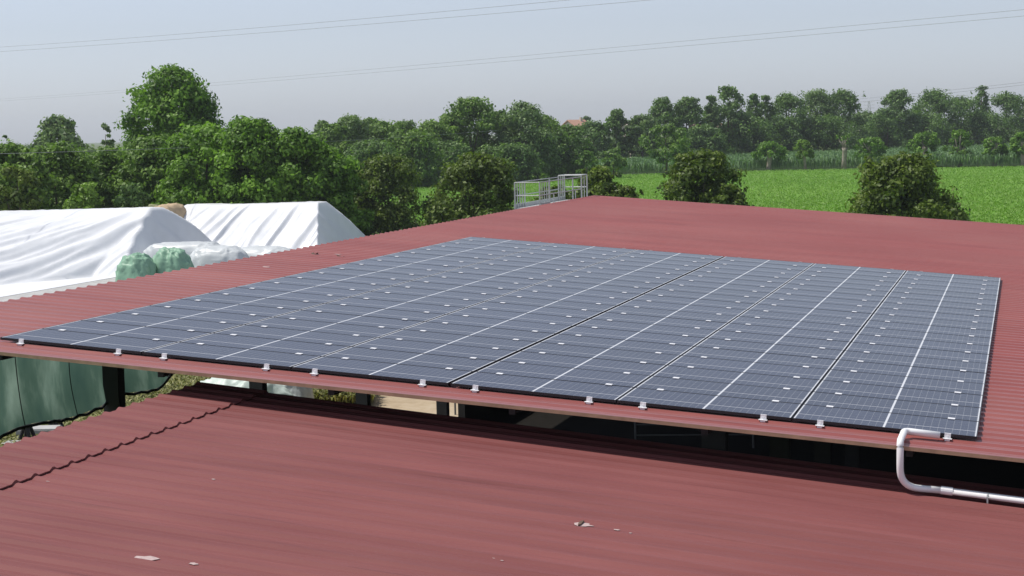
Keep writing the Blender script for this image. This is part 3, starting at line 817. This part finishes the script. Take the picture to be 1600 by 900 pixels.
# small trees in front of the corn
tree('field_tree', 'small tree with visible trunk in front of the corn', 'tree', 1040, 194, 38, 292, 'mid', 'round', 3600, 0.42, 0.30, None, 0.18, 46)
tree('field_tree', 'slender sapling left of the small field tree', 'tree', 958, 232, 22, 280, 'mid', 'round', 1800, 0.36, 0.1, None, 0.2, 30)
tree('field_tree', 'leafy sapling at the left end of the corn', 'tree', 915, 236, 20, 270, 'mid', 'round', 1600, 0.36, 0.1, None, 0.2, 30)
tree('field_tree', 'low scrub bush at the left corner of the green field', 'bush', 832, 262, 26, 270, 'mid', 'dome', 2200, 0.36, 0.0, None, 0.2, 30)
G4 = 'far treeline beyond the corn'
far = [
 ('low tree left in the far treeline, under the red roofed house', 925, 200, 26, 296, 'dark', 'dome'),
 ('narrow pointed tree in the far treeline left of the gap', 965, 171, 20, 304, 'dark', 'round'),
 ('low rounded tree between pointed tree and the tall pair', 1003, 190, 26, 306, 'grey', 'dome'),
 ('left tree of the tall pair in the far treeline', 1036, 153, 26, 318, 'dark', 'round'),
 ('right tree of the tall pair in the far treeline', 1074, 153, 24, 322, 'dark', 'round'),
 ('low scrubby tree in the treeline below the beige farmhouse', 1100, 206, 26, 310, 'dark', 'dome'),
 ('thin leaning tree right of the tall pair', 1112, 150, 13, 330, 'grey', 'round'),
 ('tallest slim tree of the far treeline with round top', 1138, 135, 26, 335, 'dark', 'round'),
 ('slender tree right of the tallest slim tree', 1178, 147, 13, 342, 'dark', 'round'),
 ('second slender tree right of the tallest slim tree', 1197, 149, 12, 346, 'dark', 'round'),
 ('bushy low tree filling the treeline below the slender pair', 1168, 186, 34, 338, 'dark', 'dome'),
 ('left part of the widest clump in the far treeline', 1232, 147, 32, 352, 'dark', 'round'),
 ('middle of the widest clump in the far treeline', 1276, 138, 34, 360, 'grey', 'round'),
 ('right part of the widest clump in the far treeline', 1318, 141, 30, 366, 'dark', 'round'),
 ('low hazy tree in the gap right of the widest clump', 1352, 184, 26, 392, 'grey', 'dome'),
 ('slim tree right of the treeline gap', 1401, 141, 24, 392, 'dark', 'round'),
 ('low broad tree left foot of the slim gap tree', 1385, 180, 26, 386, 'dark', 'dome'),
 ('broad loose topped tree behind the pollards', 1460, 139, 36, 402, 'dark', 'round'),
 ('rounded tree right of the loose topped tree', 1500, 160, 30, 410, 'dark', 'dome'),
 ('thin crooked tree standing above the treeline on the right', 1534, 135, 14, 418, 'dark', 'round'),
 ('broad tree at the right frame edge of the treeline', 1575, 144, 34, 424, 'dark', 'round'),
 ('tree cut by the right frame edge in the treeline', 1618, 150, 32, 430, 'dark', 'round'),
 ('low dark tree in the treeline left of the widest clump', 1218, 190, 30, 346, 'dark', 'dome'),
 ('low dark tree at the foot of the widest clump', 1290, 188, 36, 356, 'dark', 'dome'),
 ('low dark tree at the foot of the broad loose topped tree', 1440, 184, 34, 396, 'dark', 'dome'),
 ('low dark tree at the foot of the crooked tree', 1540, 186, 36, 414, 'dark', 'dome'),
]
for lab, px, ty, hw, D, lf, sh in far:
    hw *= 1.6
    D *= 1.17 - 0.13 * (px - 1000) / 600
    sh = 'tall' if sh == 'round' else sh
    if sh == 'dome': ty -= 10
    tree('treeline_tree', lab, 'tree', px, ty, hw, D, lf, sh, 8500 if hw > 24 else 4200, 0.44, 0.0, G4, 0.26, 150, sprigs=3 if sh == 'tall' else 0)

# pollards along the corn edge
def pollard(label, px, top_y, half, depth, leaf, head, dead=False):
    pos = ground_at(px, depth); H = z_at(top_y, depth, px); R = half * depth / FPX
    t = thing('pollard_tree', label, 'tree', pos, 'pollards along the corn')
    g = random.Random(int(px)); seed = int(px)
    tr = 0.42 if half > 12 else 0.25
    mb = MB(); lean = g.uniform(-0.25, 0.25); hh = H * head
    mb.tube([(0, 0, 0), (lean * 0.4, 0, hh * 0.4), (lean, 0, hh * 0.85), (lean, 0, hh)], [tr * 1.2, tr * 0.95, tr * 1.05, tr * 1.3], 9)
    tips = []
    for i in range(9 if not dead else 12):
        a = g.uniform(0, 6.28); q = R * g.uniform(0.3, 0.9); zt = hh + (H - hh) * g.uniform(0.3, 0.85)
        mb.tube([(lean, 0, hh * 0.92), (lean + q * 0.5 * math.cos(a), q * 0.5 * math.sin(a), (hh + zt) / 2), (lean + q * math.cos(a), q * math.sin(a), zt)], [tr * 0.45, tr * 0.25, tr * 0.08], 5)
        tips.append((lean + q * math.cos(a), q * math.sin(a), zt, R * 0.3))
    mb.build('trunk', M['bark_pale'], t, smooth=True)
    if dead:
        v, q, tone = leaves(np.array(tips[:5]), 160, 0.32, seed)
    else:
        cl = crown_clumps(R * 1.5, hh * 0.78, H, seed, 'dome', 54, 0.12); cl[:, 0] += lean
        v, q, tone = leaves(cl, 3400, 0.34, seed)
    link('crown', np_mesh('crown', v, q, LEAF[leaf], tone), t)
pollard('round headed pollard at the left end of the pollard row', 1200, 222, 20, 308, 'bright', 0.5)
pollard('small light green pollard with thin trunk, second from the left', 1258, 219, 11, 306, 'lime', 0.5)
pollard('dead bare pollard stump with pale broken branches', 1318, 208, 15, 304, 'bright', 0.6, True)
pollard('wide headed pollard just left of the largest olive bush', 1357, 216, 19, 303, 'bright', 0.55)
pollard('leaning pale trunked pollard above the largest olive bush', 1446, 208, 20, 312, 'bright', 0.6)
pollard('tall leafy pollard right of the largest olive bush top', 1500, 203, 17, 308, 'bright', 0.3)
pollard('smaller round pollard third from the right frame edge', 1554, 215, 14, 304, 'bright', 0.45)
pollard('pollard cut by the right frame edge', 1599, 207, 14, 300, 'bright', 0.5)

# ------------------------------------------------------------------ crops
def inside_poly(P, poly):
    x, y = P[:, 0], P[:, 1]; c = np.zeros(len(P), bool); n = len(poly)
    for i in range(n):
        x1, y1 = poly[i][:2]; x2, y2 = poly[i - 1][:2]
        m = ((y1 > y) != (y2 > y)) & (x < (x2 - x1) * (y - y1) / (y2 - y1 + 1e-12) + x1)
        c ^= m
    return c
def scatter(poly, px0, px1, d0, d1, n, seed, power=1.0):
    g = np.random.default_rng(seed)
    out = []
    D = d0 + (d1 - d0) * g.random(n) ** power; px = g.uniform(px0, px1, n)
    P = CAM[None] + D[:, None] * (FWD[None] + RGT[None] * ((px - 800) / FPX)[:, None] + UPV[None] * ((450 - horizon(px)) / FPX)[:, None])
    P[:, 2] = 0
    return P[inside_poly(P, poly)]
def blades(P, h, w, seed, spread, lean, per):
    g = np.random.default_rng(seed); n = len(P) * per
    P = np.repeat(P, per, 0); P = P + g.normal(size=(n, 3)) * [spread, spread, 0]
    hh = h * (0.75 + 0.4 * g.random(n)); a = g.uniform(0, 6.283, n)
    z0 = hh * g.uniform(0.0, 0.55, n)
    t = np.stack([np.cos(a), np.sin(a), np.zeros(n)], 1); s = np.stack([-np.sin(a), np.cos(a), np.zeros(n)], 1)
    zz = np.array([0, 0, 1.0])
    b0 = P + z0[:, None] * zz
    m = b0 + t * (lean * hh)[:, None] * 0.5 + zz * ((hh - z0) * 0.75)[:, None]
    e = b0 + t * (lean * hh)[:, None] * 1.2 + zz * ((hh - z0) * g.uniform(0.5, 1.0, n))[:, None]
    q = np.stack([b0 - s * w * 0.3, m - s * w, e, m + s * w], 1)
    tone = np.clip(0.5 + 0.25 * g.normal(size=n), 0, 1)
    return q.reshape(-1, 3), np.arange(n * 4).reshape(n, 4), np.repeat(tone, 4)
P = scatter(corn_pts, 780, 1680, 285, 470, 46000, 3, 1.2)
v, q, tone = blades(P, 2.35, 0.10, 4, 0.2, 0.22, 4)
tag(link('corn_crop', np_mesh('corn_crop', v, q, M['corn_leaf'], tone)), 'tall dark green corn standing between the bright field and the treeline', 'corn', kind='stuff')
P = scatter(field_pts, 560, 1680, 96, 306, 60000, 5, 1.1)
v, q, tone = blades(P, 0.34, 0.06, 6, 0.25, 0.5, 3); tone = 0.5 + 0.5 * (tone - 0.5)
tag(link('low_crop', np_mesh('low_crop', v, q, M['crop_leaf'], tone)), 'bright green low crop covering the field behind the barn', 'crop', kind='stuff')
# dry grass bank seen under the barn roof
g_poly = [gp(-40, 42), gp(230, 42), gp(330, 62), gp(-40, 70)]
P = scatter(g_poly, -40, 330, 42, 70, 16000, 8)
v, q, tone = blades(P, 0.35, 0.03, 9, 0.15, 0.5, 3)
tag(link('dry_grass', np_mesh('dry_grass', v, q, M['straw_grass'], tone)), 'dry yellow green grass below the shade curtain', 'grass', kind='stuff')
g_poly = [gp(470, 52.0), gp(560, 52.0), gp(560, 58.5), gp(470, 58.5)]
P = scatter(g_poly, 470, 560, 52, 58.5, 5000, 18)
v, q, tone = blades(P, 0.5, 0.03, 19, 0.15, 0.5, 3)
tag(link('dry_grass', np_mesh('dry_grass', v, q, M['straw_grass'], tone)), 'tuft bank of dry grass seen between two barn posts', 'grass', kind='stuff')

# ------------------------------------------------------------------ far houses
def house(name, label, px, depth, base_y, wall_top, roof_top, w, d, roof, wall, yaw, wins=3):
    c = ground_at(px, depth); t = thing(name, label, 'house', c); t.rotation_euler = (0, 0, yaw)
    zt, zr = z_at(wall_top, depth, px), z_at(roof_top, depth, px)
    MB().box((-w / 2, -d / 2, 0), (w / 2, d / 2, zt)).build('wall', wall, t)
    mb = MB(); o = 0.5; th = 0.25
    for s in (-1, 1):
        y0, y1 = s * (d / 2 + o), 0.0
        vs = [(-w / 2 - o, y0, zt - 0.15), (w / 2 + o, y0, zt - 0.15), (w / 2 + o, y1, zr), (-w / 2 - o, y1, zr)]
        vs += [(x, y, z - th) for x, y, z in vs]
        mb.add(vs, [(0, 1, 2, 3), (7, 6, 5, 4), (0, 4, 5, 1), (1, 5, 6, 2), (2, 6, 7, 3), (3, 7, 4, 0)])
    rf = mb.build('roof', roof, t)
    MB().add([(-w / 2, -d / 2, zt), (-w / 2, d / 2, zt), (-w / 2, 0, zr - 0.3), (-w / 2 + 0.25, -d / 2, zt), (-w / 2 + 0.25, d / 2, zt), (-w / 2 + 0.25, 0, zr - 0.3)], [(0, 2, 1), (3, 4, 5), (0, 3, 5, 2), (1, 2, 5, 4)]).build('gable', wall, t)
    MB().add([(w / 2 - 0.25, -d / 2, zt), (w / 2 - 0.25, d / 2, zt), (w / 2 - 0.25, 0, zr - 0.3), (w / 2, -d / 2, zt), (w / 2, d / 2, zt), (w / 2, 0, zr - 0.3)], [(0, 2, 1), (3, 4, 5), (0, 3, 5, 2), (1, 2, 5, 4)]).build('gable', wall, t)
    MB().box((w * 0.2, -0.9, zr - 0.6), (w * 0.2 + 0.7, -0.3, zr + 0.7)).build('chimney', wall, rf)
    for k in range(wins):
        x = -w / 2 + w * (k + 0.5) / wins
        for zz in (zt - 2.2, zt - 5.0):
            if zz > 0.5: MB().box((x - 0.55, -d / 2 - 0.03, zz), (x + 0.55, -d / 2 + 0.02, zz + 1.4)).build('window', M['dark_glass'], t)
house('farmhouse', 'far house with an orange tiled roof above the trees', 900, 520, 205, 197, 187, 5.5, 6.5, M['tiles'], M['plaster'], 0.9, 2)
house('farmhouse', 'far beige house with brown roof seen between treeline trees', 1104, 470, 207, 204, 193, 8.0, 9, plain('brown_roof', (0.22, 0.15, 0.11), 0.9), M['plaster'], 0.35, 2)
house('farmhouse', 'far pale house partly hidden left of the tall tree pair', 1000, 480, 207, 200, 190, 9, 8, plain('grey_roof', (0.30, 0.25, 0.22), 0.9), M['plaster'], 0.6, 2)
house('farmhouse', 'far white low building in the treeline gap on the right', 1341, 440, 207, 204, 197, 5.5, 7, plain('pale_roof', (0.42, 0.40, 0.37), 0.9), M['white_plaster'], 0.3, 2)
tree('dome_tree', 'round hazy tree beside the orange roofed far house', 'tree', 918, 182, 17, 560, 'grey', 'dome', 1500, 0.7, 0.1, None, 0.1, 30)
G5 = 'hazy wood on the horizon'
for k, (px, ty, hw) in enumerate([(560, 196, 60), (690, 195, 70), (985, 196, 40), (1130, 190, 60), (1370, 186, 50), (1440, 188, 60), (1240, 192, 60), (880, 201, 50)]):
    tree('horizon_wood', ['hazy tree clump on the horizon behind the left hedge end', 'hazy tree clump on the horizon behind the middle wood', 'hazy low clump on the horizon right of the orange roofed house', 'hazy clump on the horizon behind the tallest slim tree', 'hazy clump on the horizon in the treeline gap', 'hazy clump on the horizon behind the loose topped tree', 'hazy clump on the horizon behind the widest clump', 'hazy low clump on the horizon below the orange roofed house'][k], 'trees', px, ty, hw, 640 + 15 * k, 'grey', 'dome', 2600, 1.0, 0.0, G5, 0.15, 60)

# ------------------------------------------------------------------ power lines
def wire(label, p0, p1, D0, D1, ext0, ext1, r, sag, group):
    a, b = Vector(at(p0[0], p0[1], D0)), Vector(at(p1[0], p1[1], D1))
    d = b - a; A, B = a - d * ext0, b + d * ext1
    n = 40; pts = []
    for i in range(n + 1):
        s = i / n; p = A.lerp(B, s); p.z -= sag * 4 * s * (1 - s); pts.append(p)
    mid = pts[n // 2]
    o = MB().tube([p - mid for p in pts], r, 5).build('power_line', M['wire'], None, loc=mid)
    tag(o, label, 'power line', group)
wire('upper of the two power lines crossing the top left sky', (0, 72), (860, 0), 277, 170, 0.15, 0.15, 0.017, 0.4, 'power lines in the sky')
wire('lower of the two power lines crossing the top left sky', (0, 79), (985, 0), 277, 166, 0.15, 0.15, 0.017, 0.4, 'power lines in the sky')
wire('upper line of the long power line pair crossing the whole sky', (0, 154), (1600, 12), 700, 190, 0.08, 0.08, 0.020, 0.8, 'power lines in the sky')
wire('lower line of the long power line pair crossing the whole sky', (0, 157), (1600, 22), 700, 190, 0.08, 0.08, 0.020, 0.8, 'power lines in the sky')
wire('upper power line behind the treeline at right', (1300, 158), (1600, 127), 520, 400, 0.1, 0.3, 0.032, 0.3, 'power lines in the sky')
wire('lower power line behind the treeline at right', (1300, 163), (1600, 131), 520, 400, 0.1, 0.3, 0.032, 0.3, 'power lines in the sky')
wire('thin pale cable slanting across the dark wood', (60, 236), (770, 204), 112, 190, 0.1, 0.02, 0.013, 0.3, None)
def pylon(label, px, top, depth):
    c = ground_at(px, depth); H = z_at(top, depth, px); t = thing('pylon', label, 'pylon', c, 'far pylons')
    mb = MB()
    for sx_ in (-1, 1):
        for sy_ in (-1, 1): mb.tube([(sx_ * 1.6, sy_ * 1.6, 0), (sx_ * 0.3, sy_ * 0.3, H)], 0.10, 4)
    for k in range(10):
        z0, z1 = H * k / 10, H * (k + 1) / 10; w0 = 1.6 - 1.3 * k / 10; w1 = 1.6 - 1.3 * (k + 1) / 10
        mb.tube([(-w0, -w0, z0), (w1, -w1, z1)], 0.05, 4); mb.tube([(w0, -w0, z0), (-w1, -w1, z1)], 0.05, 4)
    mb.build('lattice', M['galv'], t)
    for k in (0.82, 0.9, 0.98): MB().tube([(-2.6, 0, H * k), (2.6, 0, H * k)], 0.09, 4).build('cross_arm', M['galv'], t)
pylon('tiny lattice pylon on the horizon in the treeline gap', 1358, 158, 820)
pylon('tiny lattice pylon on the horizon near the right frame edge', 1504, 148, 800)

# ------------------------------------------------------------------ hazy summer air
hz = MB().box((-3020, -620, -1.0), (3020, 4020, 60.0)).build('haze', bpy.data.materials.new('hazy_air'))
hm = hz.data.materials[0]; hm.use_nodes = True
hn, hl = hm.node_tree.nodes, hm.node_tree.links
hn.clear()
hv = hn.new('ShaderNodeVolumePrincipled'); hv.inputs['Color'].default_value = (0.90, 0.95, 1.0, 1)
hv.inputs['Density'].default_value = 0.00017; hv.inputs['Anisotropy'].default_value = 0.3
ho = hn.new('ShaderNodeOutputMaterial'); hl.new(hv.outputs[0], ho.inputs['Volume'])
tag(hz, 'thin pale summer haze over the farmland', 'haze', kind='stuff')
